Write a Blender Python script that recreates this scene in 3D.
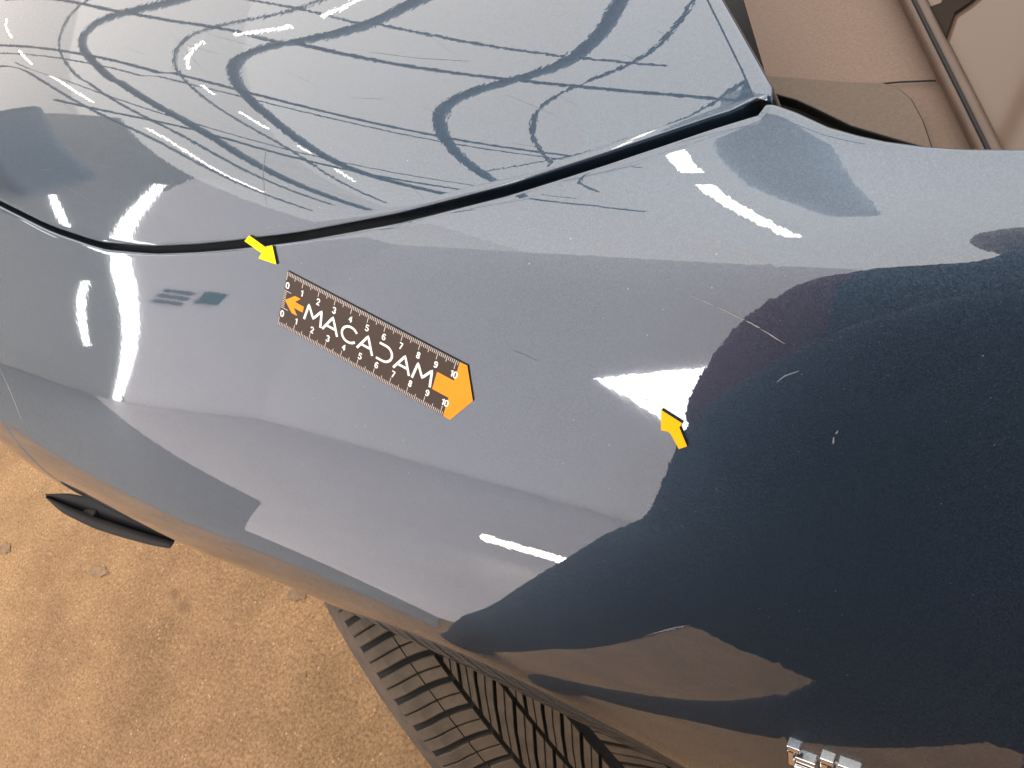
import math
import numpy as np
H = 1.19; F = 770.0; CX, CY = 512.0, 384.0
fw = np.array([-.52, .405, -.75]); fw /= np.linalg.norm(fw)
rt = np.array([.85, .333, -.41]); rt -= fw*rt.dot(fw); rt /= np.linalg.norm(rt)
dn = np.cross(fw, rt)
CAM = np.array([0, 0, H])
def ray(u, v):
    d = rt*(u-CX)/F + dn*(v-CY)/F + fw
    return d/np.linalg.norm(d)
def proj(P):
    Q = np.asarray(P)-CAM
    z = Q@fw
    return np.stack([CX+F*(Q@rt)/z, CY+F*(Q@dn)/z], -1)
def gsm(a, sig, ax):
    n = int(3*sig)+1; k = np.exp(-.5*(np.arange(-n, n+1)/sig)**2); k /= k.sum()
    def f(r):
        p = np.concatenate([2*r[0]-r[n:0:-1], r, 2*r[-1]-r[-2:-n-2:-1]])
        return np.convolve(p, k, 'valid')
    return np.apply_along_axis(f, ax, a)
# body surface: every cross-section is a curve given by its tangent angle along the arc length
XS = np.arange(-1.6, .9001, .01); SS = np.arange(-.75, 1.3001, .005)
kx = [-1.6, -1.2, -.9, -.6, -.4, -.25, -.1, .05, .9]
ks = [-.75, -.5, -.40, -.34, -.28, -.22, -.12, -.06, -.02, .02, .06, .12, .25, .5, 1.3]
TAB = [
 [112, 104, 98, 92, 82, 68, 58, 52, 44, 36, 29, 20, 10, 5, 0],
 [112, 104, 98, 92, 82, 68, 58, 52, 44, 36, 29, 20, 10, 5, 0],
 [112, 104, 98, 92, 80, 66, 57, 52, 44, 36, 29, 20, 10, 5, 0],
 [110, 102, 97, 91, 78, 63, 56, 51, 44, 35, 27, 18, 9, 5, 0],
 [108, 102, 97, 92, 79, 63, 57, 53, 47, 33, 22, 13, 8, 5, 0],
 [106, 101, 97, 92, 79, 63, 57, 55, 52, 27, 15, 10, 7, 4, 0],
 [105, 99, 95, 90, 74, 62, 58, 56, 53, 20, 12, 10, 7, 4, 0],
 [105, 99, 95, 90, 76, 63, 58, 56, 53, 18, 11, 9, 7, 4, 0],
 [105, 99, 95, 90, 76, 63, 58, 56, 53, 18, 11, 9, 7, 4, 0]]
YS = ([-1.6, -1.2, -1.0, -.8, -.6, -.4, -.25, -.1, .05, .3, .9], [.60, .32, .240, .227, .213, .199, .182, .168, .158, .15, .14])
ZS = ([-1.6, -1.2, -.9, -.6, -.3, 0, .4, .9], [-.42, -.29, -.23, -.202, -.19, -.185, -.17, -.12])
def build():
    A = np.array([np.interp(SS, ks, r) for r in TAB])
    A = np.array([np.interp(XS, kx, A[:, j]) for j in range(len(SS))]).T
    A = gsm(gsm(A, 8, 0), 2.5, 1)
    ph = np.radians(A)
    i0 = int(np.argmin(abs(SS)))
    ys = gsm(np.interp(XS, *YS)[:, None], 9, 0)[:, 0]; zs = gsm(np.interp(XS, *ZS)[:, None], 9, 0)[:, 0]
    def integ(g):
        c = np.concatenate([np.zeros((len(XS), 1)), np.cumsum(.5*(g[:, 1:]+g[:, :-1])*.005, 1)], 1)
        return c-c[:, i0:i0+1]
    Y = ys[:, None]+integ(np.cos(ph)); Z = zs[:, None]+integ(np.sin(ph))+H
    return Y, Z
GY, GZ = build()
def cr(t):
    return np.stack([-.5*t+t*t-.5*t**3, 1-2.5*t*t+1.5*t**3, .5*t+2*t*t-1.5*t**3, -.5*t*t+.5*t**3])
def surf(x, s):
    x = np.atleast_1d(np.asarray(x, float)); s = np.atleast_1d(np.asarray(s, float))
    x, s = np.broadcast_arrays(x, s)
    fx = np.clip((x-XS[0])/.01, 1, len(XS)-3.001); fs = np.clip((s-SS[0])/.005, 1, len(SS)-3.001)
    ix = fx.astype(int); js = fs.astype(int); wx = cr(fx-ix); ws = cr(fs-js)
    y = 0; z = 0
    for a in range(4):
        for b in range(4):
            w = wx[a]*ws[b]
            y = y+w*GY[ix-1+a, js-1+b]; z = z+w*GZ[ix-1+a, js-1+b]
    return np.stack([x, y, z], -1)
def normal(x, s):
    e = 1e-3
    a = surf(np.asarray(x)+e, s)-surf(np.asarray(x)-e, s); b = surf(x, np.asarray(s)+e)-surf(x, np.asarray(s)-e)
    n = np.cross(a, b); return n/np.linalg.norm(n, axis=-1, keepdims=True)
_gx, _gs = np.meshgrid(np.arange(-1.4, .6, .02), np.arange(-.5, .8, .02), indexing='ij')
_gP = surf(_gx, _gs); _gN = normal(_gx, _gs)
_vis = ((CAM-_gP)*_gN).sum(-1) > 0.02
_guv = proj(_gP)
def hit(u, v):
    d = ((_guv-np.array([u, v]))**2).sum(-1)+np.where(_vis, 0, 1e9)
    i = np.unravel_index(np.argmin(d), d.shape); p = np.array([_gx[i], _gs[i]])
    for _ in range(25):
        q = proj(surf(*p))[0]; r = np.array([u, v])-q
        if abs(r).max() < 1e-4: break
        e = 1e-4
        J = np.stack([(proj(surf(p[0]+e, p[1]))[0]-q)/e, (proj(surf(p[0], p[1]+e))[0]-q)/e], 1)
        st = np.linalg.solve(J, r); st *= min(1, .05/np.abs(st).max()); p = p+st
    return p
import bpy, bmesh, random
from mathutils import Vector, Matrix, geometry
random.seed(7); rng = np.random.default_rng(7)
for o in list(bpy.data.objects): bpy.data.objects.remove(o)
scene = bpy.context.scene; COL = scene.collection
# ---------------------------------------------------------------- camera, world, exposure
cd = bpy.data.cameras.new('camera'); cam = bpy.data.objects.new('camera', cd); COL.objects.link(cam)
cam.matrix_world = Matrix((( rt[0], -dn[0], -fw[0], CAM[0]), (rt[1], -dn[1], -fw[1], CAM[1]), (rt[2], -dn[2], -fw[2], CAM[2]), (0, 0, 0, 1)))
cd.sensor_width = 36; cd.lens = 36*F/1024; cd.clip_start = .01; cd.clip_end = 200
scene.camera = cam
w = bpy.data.worlds.new('World'); scene.world = w; w.use_nodes = True
bg = w.node_tree.nodes['Background']; bg.inputs[0].default_value = (.80, .84, .95, 1); bg.inputs[1].default_value = .35
scene.view_settings.view_transform = 'Standard'; scene.view_settings.look = 'None'
scene.view_settings.exposure = 0; scene.view_settings.gamma = 1
scene.render.resolution_x = 1024; scene.render.resolution_y = 768
# ---------------------------------------------------------------- helpers
def tag(o, label=None, cat=None, group=None, kind=None):
    for k, v in (('label', label), ('category', cat), ('group', group), ('kind', kind)):
        if v: o[k] = v
    return o
def empty(name, loc=(0, 0, 0)):
    o = bpy.data.objects.new(name, None); COL.objects.link(o); o.location = loc; o.empty_display_size = .05
    return o
def obj(name, verts, faces, mat, parent=None, smooth=False):
    me = bpy.data.meshes.new(name); me.from_pydata([tuple(map(float, v)) for v in verts], [], [tuple(map(int, f)) for f in faces]); me.validate()
    if smooth: me.polygons.foreach_set('use_smooth', [True]*len(me.polygons))
    ms = mat if isinstance(mat, (list, tuple)) else [mat]
    for m in ms: me.materials.append(m)
    me.update()
    o = bpy.data.objects.new(name, me); COL.objects.link(o)
    if parent:
        o.parent = parent
        if parent.type == 'EMPTY': o.matrix_parent_inverse = Matrix.Translation(-parent.location)
    return o
def grid(name, P, mat, parent=None, flip=False, smooth=True):
    n, m = P.shape[:2]; i, j = np.meshgrid(np.arange(n-1), np.arange(m-1), indexing='ij'); a = (i*m+j).ravel()
    f = np.stack([a, a+m, a+m+1, a+1], 1)
    if flip: f = f[:, ::-1]
    return obj(name, P.reshape(-1, 3), f, mat, parent, smooth)
class MB:
    def __init__(s): s.v = []; s.f = []; s.m = []
    def add(s, v, f, mi=0):
        b = len(s.v); s.v += [tuple(map(float, p)) for p in v]; s.f += [tuple(int(b+k) for k in q) for q in f]; s.m += [mi]*len(f)
    def box(s, lo, hi, mi=0, M=None):
        v = [Vector((x, y, z)) for x in (lo[0], hi[0]) for y in (lo[1], hi[1]) for z in (lo[2], hi[2])]
        if M: v = [M @ p for p in v]
        s.add(v, [(0, 1, 3, 2), (4, 6, 7, 5), (0, 4, 5, 1), (2, 3, 7, 6), (0, 2, 6, 4), (1, 5, 7, 3)], mi)
    def tube(s, pts, r, n=8, mi=0):
        pts = [Vector(p) for p in pts]; rings = []
        for k, p in enumerate(pts):
            t = (pts[min(k+1, len(pts)-1)]-pts[max(k-1, 0)]).normalized()
            a = t.orthogonal().normalized() if k == 0 else (a-t*a.dot(t)).normalized()
            b = t.cross(a); rr = r[k] if isinstance(r, (list, tuple)) else r
            rings.append([p+(a*math.cos(q*2*math.pi/n)+b*math.sin(q*2*math.pi/n))*rr for q in range(n)])
        f = [(k*n+q, k*n+(q+1) % n, (k+1)*n+(q+1) % n, (k+1)*n+q) for k in range(len(pts)-1) for q in range(n)]
        f += [tuple(range(n))[::-1], tuple((len(pts)-1)*n+q for q in range(n))]
        s.add([p for g in rings for p in g], f, mi)
    def build(s, name, mat, parent=None, smooth=False):
        o = obj(name, s.v, s.f, mat, parent, smooth)
        if len(s.m) == len(o.data.polygons): o.data.polygons.foreach_set('material_index', s.m)
        return o
def bevel(o, w, seg=2):
    b = o.modifiers.new('bevel', 'BEVEL'); b.width = w; b.segments = seg; b.limit_method = 'ANGLE'; return o
class NT:
    def __init__(s, name):
        s.mat = bpy.data.materials.new(name); s.mat.use_nodes = True; s.t = s.mat.node_tree; s.p = s.t.nodes['Principled BSDF']
        s.co = s.t.nodes.new('ShaderNodeTexCoord').outputs['Object']
    def n(s, typ, **kw):
        n = s.t.nodes.new('ShaderNode'+typ)
        for k, v in kw.items():
            if k.startswith('i_'):
                key = k[2:]; key = int(key) if key.isdigit() else key.replace('_', ' ')
                if hasattr(v, 'is_linked') or hasattr(v, 'links'): s.t.links.new(v, n.inputs[key])
                else: n.inputs[key].default_value = v
            else: setattr(n, k, v)
        return n
    def set(s, **kw):
        for k, v in kw.items():
            k = k.replace('_', ' ')
            if hasattr(v, 'links'): s.t.links.new(v, s.p.inputs[k])
            else: s.p.inputs[k].default_value = v
        return s
    def noise(s, scale, detail=3, rough=.5, vec=None):
        return s.n('TexNoise', i_Vector=vec or s.co, i_Scale=scale, i_Detail=detail, i_Roughness=rough).outputs[0]
    def ramp(s, fac, stops):
        r = s.n('ValToRGB', i_0=fac); e = r.color_ramp.elements
        while len(e) < len(stops): e.new(.5)
        for q, (p, c) in zip(e, stops): q.position = p; q.color = (*c, 1) if len(c) == 3 else c
        return r.outputs[0]
    def mix(s, fac, a, b, mode='MIX'):
        m = s.n('Mix', data_type='RGBA', blend_type=mode)
        for k, v in ((0, fac), (6, a), (7, b)):
            if hasattr(v, 'links'): s.t.links.new(v, m.inputs[k])
            else: m.inputs[k].default_value = v if k == 0 or len(v) == 4 else (*v, 1)
        return m.outputs[2]
    def bump(s, h, strength, dist, normal=None):
        b = s.n('Bump', i_Height=h, i_Strength=strength, i_Distance=dist)
        if normal is not None: s.t.links.new(normal, b.inputs['Normal'])
        return b.outputs[0]
def plain(name, col, rough=.5, metal=0, spec=.5, var=.12, nscale=60, bumpd=0):
    t = NT(name); nz = t.noise(nscale, 4)
    c = t.ramp(nz, [(.3, tuple(v*(1-var) for v in col)), (.7, tuple(v*(1+var) for v in col))])
    t.set(Base_Color=c, Roughness=rough, Metallic=metal, Specular_IOR_Level=spec)
    if bumpd: t.set(Normal=t.bump(nz, .6, bumpd))
    return t.mat
def emit(name, col, st):
    t = NT(name); t.set(Base_Color=(.5, .5, .5, 1), Emission_Color=(*col, 1), Emission_Strength=st, Roughness=.4); return t.mat
# ---------------------------------------------------------------- materials
def paint():
    t = NT('car_paint')
    fl = t.n('TexVoronoi', i_Vector=t.co, i_Scale=2600.).outputs['Color']
    flv = t.n('SeparateColor', i_0=fl).outputs[0]
    base = t.mix(t.ramp(flv, [(.2, (0, 0, 0)), (1, (1, 1, 1))]), (.019, .036, .060), (.038, .062, .094))
    dust = t.n('TexVoronoi', i_Vector=t.co, i_Scale=140.).outputs['Distance']
    dm = t.n('Math', operation='LESS_THAN', i_0=dust, i_1=.045).outputs[0]
    dm2 = t.n('Math', operation='MULTIPLY', i_0=dm, i_1=t.n('Math', operation='GREATER_THAN', i_0=t.noise(9., 2), i_1=.52).outputs[0]).outputs[0]
    base = t.mix(dm2, base, (.16, .17, .18))
    fn = t.n('VectorMath', operation='SUBTRACT', i_0=fl, i_1=(.5, .5, .5)).outputs[0]
    fn = t.n('VectorMath', operation='SCALE', i_0=fn, i_Scale=.22).outputs[0]
    geo = t.n('NewGeometry').outputs['Normal']
    nf = t.n('VectorMath', operation='NORMALIZE', i_0=t.n('VectorMath', operation='ADD', i_0=geo, i_1=fn).outputs[0]).outputs[0]
    peel = t.bump(t.noise(230., 2, .55), .065, .00013)
    t.set(Base_Color=base, Metallic=.72, Roughness=.42, Normal=nf, Coat_Weight=1., Coat_Roughness=.012, Coat_IOR=1.9, Coat_Normal=peel)
    return t.mat
M = {}
M['paint'] = paint()
M['black'] = plain('black_rubber_and_shade', (.006, .006, .007), .6, spec=.25)  # also paints the shade in the shut line and the cowl gap
M['plastic'] = plain('grained_plastic', (.138, .094, .070), .55, var=.10, nscale=900, bumpd=.00012, spec=.15)
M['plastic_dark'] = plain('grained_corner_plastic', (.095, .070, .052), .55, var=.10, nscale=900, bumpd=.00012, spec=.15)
M['dark_plastic'] = plain('dark_plastic', (.020, .017, .015), .6, spec=.2, bumpd=.0001, nscale=700)
M['rubber'] = plain('strip_rubber', (.085, .056, .042), .45, var=.1, spec=.25)
def tyre_mat():
    t = NT('tyre_rubber'); nz = t.noise(45., 5, .6)
    c = t.ramp(nz, [(.3, (.052, .036, .024)), (.75, (.115, .080, .052))])
    t.set(Base_Color=c, Roughness=.7, Specular_IOR_Level=.35, Normal=t.bump(t.noise(700., 3), .4, .0006)); return t.mat
M['tyre'] = tyre_mat()
M['groove'] = plain('groove_shade_rubber', (.007, .006, .005), .9, var=.3)  # near-black copy of the tyre rubber, groove shade in the colour
M['rim'] = plain('alloy_rim', (.45, .45, .46), .3, 1)
M['chrome'] = plain('chrome', (.78, .76, .74), .06, 1, var=.02)
def glass_mat():
    t = NT('windscreen_glass'); t.set(Base_Color=(.105, .070, .050, 1), Roughness=.06, Specular_IOR_Level=.4); return t.mat
M['glass'] = glass_mat()
def floor_mat():
    t = NT('concrete_floor')
    a = t.noise(2.2, 5, .6); b = t.noise(26., 6, .65); c = t.noise(130., 4, .7)
    col = t.ramp(a, [(.3, (0.257, 0.148, 0.071)), (.7, (0.353, 0.212, 0.104))])
    col = t.mix(.55, col, t.ramp(b, [(.3, (0.200, 0.113, 0.052)), (.68, (0.409, 0.247, 0.125))]))
    col = t.mix(.5, col, t.ramp(c, [(.35, (0.123, 0.068, 0.030)), (.6, (0.361, 0.221, 0.113)), (.8, (0.551, 0.360, 0.199))]))
    big = t.ramp(t.noise(1.1, 3, .6), [(.36, (.74, .73, .73)), (.60, (1., 1., 1.))]); mid = t.ramp(t.noise(5.5, 4, .65), [(.34, (.80, .79, .78)), (.58, (1.04, 1.03, 1.02))])
    col = t.mix(1., col, (.93, .93, .93), 'MULTIPLY'); col = t.mix(.8, col, big, 'MULTIPLY'); col = t.mix(.9, col, mid, 'MULTIPLY')
    col = t.mix(.6, col, t.ramp(t.noise(190., 3, .6), [(.35, (.55, .52, .5)), (.5, (1., 1., 1.)), (.7, (1.45, 1.5, 1.5))]), 'MULTIPLY')
    v = t.n('TexVoronoi', i_Vector=t.co, i_Scale=75., i_Randomness=1.).outputs['Distance']
    chip = t.n('Math', operation='LESS_THAN', i_0=v, i_1=.17).outputs[0]
    chip = t.n('Math', operation='MULTIPLY', i_0=chip, i_1=t.n('Math', operation='GREATER_THAN', i_0=t.noise(31., 2), i_1=.56).outputs[0]).outputs[0]
    col = t.mix(t.n('Math', operation='MULTIPLY', i_0=chip, i_1=.55).outputs[0], col, (.50, .345, .215))
    st = t.n('TexVoronoi', i_Vector=t.n('VectorMath', operation='ADD', i_0=t.co, i_1=t.n('VectorMath', operation='SCALE', i_0=t.n('TexNoise', i_Vector=t.co, i_Scale=30.).outputs[1], i_Scale=.03).outputs[0]).outputs[0], i_Scale=4.2).outputs['Distance']
    sm = t.ramp(st, [(.05, (.75, .75, .75)), (.11, (0, 0, 0))])
    col = t.mix(sm, col, (0.143, 0.081, 0.042))
    t.set(Base_Color=col, Roughness=.62, Specular_IOR_Level=.15, Normal=t.bump(b, .4, .003)); return t.mat
M['floor'] = floor_mat()
# ---------------------------------------------------------------- the place: floor, roof and walls that the paint mirrors
tag(obj('floor', [(-40, -9, 0), (9, -9, 0), (9, 30, 0), (-40, 30, 0)], [(0, 1, 2, 3)], M['floor']), kind='structure')
CZ = 4.9
def sheet(name, pts, mat): return tag(obj(name, pts, [tuple(range(len(pts)))], mat), kind='structure')
def glow_wall_mat():  # walls given a glow of their own to brighten what the paint mirrors
    t = NT('glowing_wall'); nz = t.noise(1.3, 3)
    t.set(Base_Color=(.7, .68, .7, 1), Emission_Color=t.ramp(nz, [(.3, (.93, .86, .85)), (.7, (1., .94, .92))]), Emission_Strength=WALL_E, Roughness=.6); return t.mat
WALL_E = .88
M['wall_glow'] = glow_wall_mat(); WALL_E = .62; M['wall_glow_dim'] = glow_wall_mat()
M['roof'] = emit('translucent_roof_sheet', (1., .955, .905), 2.55)
M['roof_near'] = emit('near_roof_sheet', (.975, .96, .945), 2.6)  # same roof, glow set apart to tone its reflection in the paint
M['wall'] = plain('painted_wall', (.36, .365, .35), .7, nscale=3, var=.06)
M['steel'] = plain('steel_beam', (.13, .17, .22), .5)
M['tube'] = emit('lamp_tube', (1., .93, .80), 13)
M['daylight'] = emit('daylight_window', (.97, .98, 1.), 13)
M['strip_glow'] = emit('strip_glow_mat', (.98, .98, .97), 7.5)
M['teal'] = plain('teal_print', (.03, .16, .17), .5)
M['grey_print'] = plain('grey_print', (.16, .19, .22), .5)
M['dark_zone'] = plain('mirror_zone_dark', (.112, .114, .116), .5, nscale=8)
M['pale_zone'] = plain('mirror_zone_pale', (.56, .52, .53), .5, nscale=4, var=.06)
M['roof_far_dim'] = emit('far_dim_roof_sheet', (1., .95, .89), 1.45)  # same roof, glow turned down so the bonnet mirrors it less brightly
M['roof_mid'] = emit('half_dim_roof_sheet', (1., .95, .89), 2.05)  # same roof with an in-between glow
sheet('ceiling', [(-5.5, 30, CZ), (-2.4, 30, CZ), (-2.4, -9, CZ), (-5.5, -9, CZ)], M['roof'])
sheet('ceiling_middle', [(-9, 30, CZ), (-5.5, 30, CZ), (-5.5, -9, CZ), (-9, -9, CZ)], M['roof_mid'])
sheet('ceiling_far', [(-40, 30, CZ), (-9, 30, CZ), (-9, -9, CZ), (-40, -9, CZ)], M['roof_far_dim'])
sheet('ceiling_near', [(-2.4, 12, CZ), (9, 12, CZ), (9, -9, CZ), (-2.4, -9, CZ)], M['roof_near'])
sheet('wall_front', [(-8, -3.42, 0), (-8, 1.9, 0), (-8, 1.0, CZ), (-8, -.9, CZ), (-8, -1.5, 3.85), (-8, -2.6, 2.4), (-8, -3.36, 1.1)], M['wall'])
sheet('wall_front_glow', [(-8, -9, 0), (-8, -3.42, 0), (-8, -3.36, 1.1), (-8, -2.6, 2.4), (-8, -1.5, 3.85), (-8, -.9, CZ), (-8, -9, CZ)], M['wall_glow_dim'])
sheet('wall_left', [(-8, -5, CZ), (9, -5, CZ), (9, -5, 0), (-8, -5, 0)], M['wall_glow'])
sheet('floor_dark_zone', [(-7.9, -2.95, .004), (-2.75, -1.5, .004), (-2.0, -.85, .004), (-1.1, -.70, .004), (-.98, -.5, .004), (-7.9, -.5, .004)], M['dark_zone'])  # unseen dark zone, added for the slate tone mirrored in the wing
sheet('floor_pale_zone', [(-7.9, -4.95, .008), (-1.15, -4.95, .008), (-1.02, -1.0, .008), (-1.1, -.70, .008), (-2.0, -.85, .008), (-2.75, -1.5, .008), (-7.9, -2.95, .008)], M['pale_zone'])  # unseen pale zone, added for the light tone mirrored low on the wing
def spline(p, n=40):
    p = np.array(p, float); t = np.concatenate([[0], np.cumsum(np.linalg.norm(np.diff(p, axis=0), axis=1))]); q = np.linspace(0, t[-1], n)
    c = np.stack([np.interp(q, t, p[:, k]) for k in range(p.shape[1])], 1); return gsm(c, 2.0, 0)
ZB = 3.9
def duct(pts, wdt, label):
    c = spline(pts); m = MB(); m.tube([(x, y, ZB) for x, y in c], wdt, 6)
    tag(m.build('cable_duct', M['steel'], None, True), label, 'cable duct', 'cable ducts under the roof')
duct([(-3.8, 3.2), (-4.52, 2.6), (-5.42, 2.53), (-6.6, 2.52), (-6.8, 2.3), (-6.28, 1.88), (-4.9, .55), (-4.46, -1.65)], .047, 'dark bent cable duct nearest the front wall')
duct([(-2.4, 2.9), (-2.8, 2.38), (-3.18, 2.04), (-4.01, 1.88), (-4.38, 1.72), (-4.37, 1.42), (-4.07, .86), (-3.71, -.25), (-3.13, -.9)], .043, 'dark bent cable duct between two other ducts')
duct([(-1.5, 3.), (-1.65, 2.26), (-1.72, 1.92), (-1.9, 1.6), (-2.16, 1.48), (-2.54, 1.23), (-2.65, .94), (-2.65, .51), (-2.55, -.6)], .038, 'dark bent cable duct above the windscreen')
duct([(-11.2, 4.63), (-5.9, 2.55), (-3.65, 1.89), (-2.16, 1.48), (-1.51, 1.31), (-.5, .9)], .02, 'thin long cable crossing the three bent ducts')
duct([(-10.6, 3.45), (-6.17, 1.9), (-4.18, 1.25), (-2.74, .6), (-1.6, .1)], .022, 'thin long cable running beside another cable')
duct([(-10.6, 3.30), (-6.17, 1.78), (-4.18, 1.15), (-2.74, .5), (-1.6, 0.)], .012, 'very thin cable hugging a thicker cable')
duct([(-7.27, 1.32), (-5.04, .55), (-3.35, -.48), (-1.9, -1.3)], .022, 'thin long cable crossing close to the tube lamps')
duct([(-1.05, 2.4), (-1.0, 1.5), (-1.08, .95)], .05, 'short dark duct above the windscreen corner')
M['soft_tube'] = plain('half_clear_tube', (.62, .80, .95), .6); M['soft_tube'].node_tree.nodes['Principled BSDF'].inputs['Alpha'].default_value = .45
m = MB(); m.tube([(-.95, 1.2, ZB), (-1.0, .3, ZB), (-.97, -.5, ZB), (-.9, -1.3, ZB)], [.2, .22, .2, .12], 10); tag(m.build('soft_patch_tube', M['soft_tube'], None, True), 'fat half-clear tube added above the wing for its soft mirrored patch', 'half-clear tube')  # unseen tube, added for a soft darker patch in the paint's reflection
for k_, (pts_, w_) in enumerate((([(-12., 3.4), (-8.6, 2.35), (-6.9, 1.35), (-5.6, .3), (-5.4, -1.8)], .02), ([(-4.6, 3.4), (-5.3, 2.95), (-7.2, 2.9), (-7.4, 2.4), (-6.5, 1.6), (-5.2, .4), (-4.8, -1.5)], .018),
        ([(-3.0, 2.9), (-3.6, 2.3), (-4.9, 2.1), (-5.1, 1.7), (-4.6, .95), (-4.05, .2), (-4.0, -1.3)], .015), ([(-1.2, 2.6), (-1.45, 1.75), (-2.0, 1.2), (-2.1, .6), (-2.0, -.7)], .012), ([(-9., 2.6), (-6., 1.2), (-3.6, -.1), (-2.2, -.9)], .010), ([(-12., 5.6), (-6.4, 3.2), (-3.6, 2.3), (-1.4, 1.6)], .012), ([(-.95, 1.6), (-1.3, .9), (-1.9, .25), (-2.6, -.2)], .010))):
    duct(pts_, w_, ('thin curved cable near the front wall', 'thin curved cable outside the first bent duct', 'thin curved cable beside the middle bent duct', 'thin curved cable above the windscreen', 'hair thin cable low across the ducts', 'hair thin cable high across the ducts', 'hair thin cable near the wing')[k_])
def lamp(pts, r, label, z=ZB-.05):
    m = MB(); m.tube([(x, y, z) for x, y in pts], r); tag(m.build('tube_lamp', M['tube']), label, 'lamp', 'tube lamps')
Y1 = spline([(-3.15, 2.41), (-3.35, 2.24), (-3.7, 2.07), (-4.32, 1.99), (-4.66, 1.94), (-4.79, 1.7), (-4.76, 1.49), (-4.36, .97), (-3.88, .25), (-3.76, -.33), (-3.9, -1.37)], 60)
for a_, b_ in ((0, 5), (7, 14), (17, 24), (26, 29), (32, 37), (40, 44), (46, 52)):
    lamp(Y1[a_:b_:2], .011, 'lit warm tube lamp in the bent row beside the middle duct')
Y0 = spline([(-10.2, 4.0), (-10.4, 3.86), (-8.47, 2.55), (-6.78, 1.52), (-5.46, .44), (-5.24, -1.74)], 60)
for a_, b_ in ((2, 12), (16, 24), (28, 38), (42, 56)):
    lamp(Y0[a_:b_:2], .011, 'lit warm tube lamp in the row near the front wall')
lamp([(-1.38, .42), (-1.36, -.12)], .05, 'short lit tube lamp above the wing')
lamp([(-1.36, -.42), (-1.33, -2.1)], .045, 'long lit tube lamp above the wing')
def wallstrip(pts, wd, name, label, mat, x=-7.97):  # unseen glow strips, bent so the paint mirrors them as streaks
    m = MB(); c = np.array(pts, float)
    v = []
    for k, (y, z) in enumerate(c):
        t = c[min(k+1, len(c)-1)]-c[max(k-1, 0)]; n = np.array([-t[1], t[0]])/np.linalg.norm(t)*wd/2*(.55+.45*math.sin(math.pi*min(1, (k+.6)/len(c))))
        v += [(x, y-n[0], z-n[1]), (x, y+n[0], z+n[1])]
    m.add(v+[(p[0]-.02, p[1], p[2]) for p in v], [(2*k, 2*k+1, 2*k+3, 2*k+2) for k in range(len(c)-1)]); return tag(m.build(name, mat), label, 'window')
wallstrip(spline([(-3.3, -.0), (-3.4, .3), (-3.34, 1.1), (-3.05, 1.75), (-2.6, 2.36), (-2.2, 2.85), (-1.5, 3.85), (-1.0, 4.4)], 30), .19, 'bent_glow_strip', 'tall bright glow strip on the front wall, bent to shape its mirrored streak', M['strip_glow'])
wallstrip([(-2.45, 1.95), (-2.55, 1.6), (-2.7, 1.2), (-2.85, .85)], .11, 'bent_glow_strip', 'short narrow glow strip added on the front wall', M['strip_glow'])
wallstrip([(-.75, 3.3), (-1.2, 3.05), (-1.55, 2.83)], .10, 'bent_glow_strip', 'small slanted glow strip added high on the front wall', M['strip_glow'])
sg_ = tag(empty('wall_sign', (-7.97, -3.5, 2.0)), 'small grey and teal sign on the front wall', 'sign')
m = MB(); m.box((-7.98, -3.85, 1.90), (-7.95, -3.62, 2.14)); m.build('sign_square', M['teal'], sg_)
for q in range(3):
    m = MB(); m.box((-7.98, -3.52, 1.80+q*.11), (-7.95, -3.22, 1.86+q*.11)); m.build('sign_bar', M['grey_print'], sg_)
m = MB(); m.box((-7.9, -.6, 2.9), (-7.6, 1.3, 3.9)); bevel(tag(m.build('dark_wall_box', M['steel']), 'dark box added high on the front wall for its mirrored blob', 'dark box'), .14, 4)  # unseen box, added to mirror as a dark blob in the bonnet
win = tag(obj('wall_window', [(-3.5, -4.96, 1.5), (-2.3, -4.96, 1.9), (-2.3, -4.96, .95)], [(0, 1, 2)], M['daylight']), 'bright triangular window in the pale side wall', 'window')
m = MB(); m.tube([(-1.92, -2., .165), (-1.48, -2., .20)], .022); tag(m.build('added_glow_tube', M['tube']), 'lit tube added low beside the car for its mirrored strip', 'lamp')  # unseen glow tube, added to mirror as a bright strip in the wing
# ---------------------------------------------------------------- the car
CARL = (-.55, .85, 0)
car = tag(empty('car', CARL), 'slate blue metallic car, front wing and bonnet with scratched glossy paint', 'car')
GAP = np.array([(-900, -420), (-300, 30), (-100, 150), (0, 204), (50, 229), (100, 246), (150, 250.5), (200, 248.5), (250, 243.5), (300, 237), (400, 218), (512, 189), (612, 157), (712, 123), (767, 106),
                (774, 107.5), (795, 115), (827, 130), (858, 139), (890, 146), (931, 151), (972, 153.5), (1024, 153.5), (1200, 152), (2500, 140)], float)
def s_gap(x):
    s = np.arange(-.1, .2, .0005); P = surf(x, s); uv = proj(P); f = uv[:, 1]-np.interp(uv[:, 0], GAP[:, 0], GAP[:, 1])
    vis = ((CAM-P)*normal(x, s)).sum(-1) > 0; k = np.where((f[:-1] > 0) & (f[1:] <= 0) & vis[:-1])[0]
    if len(k) == 0: return np.nan
    k = k[0]; return s[k]+.0005*f[k]/(f[k]-f[k+1])
GXs = np.concatenate([np.arange(-.8, -.1, .02), np.arange(-.1, -.03, .002), np.arange(-.03, .12, .01)])
GSs = np.array([s_gap(x) for x in GXs]); ok = ~np.isnan(GSs); GXs = GXs[ok]; GSs = GSs[ok]
XC = float(GXs[np.argmax(np.where(GXs > -.12, GSs, -1))])
def sg(x): return np.interp(x, GXs, GSs)
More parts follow.
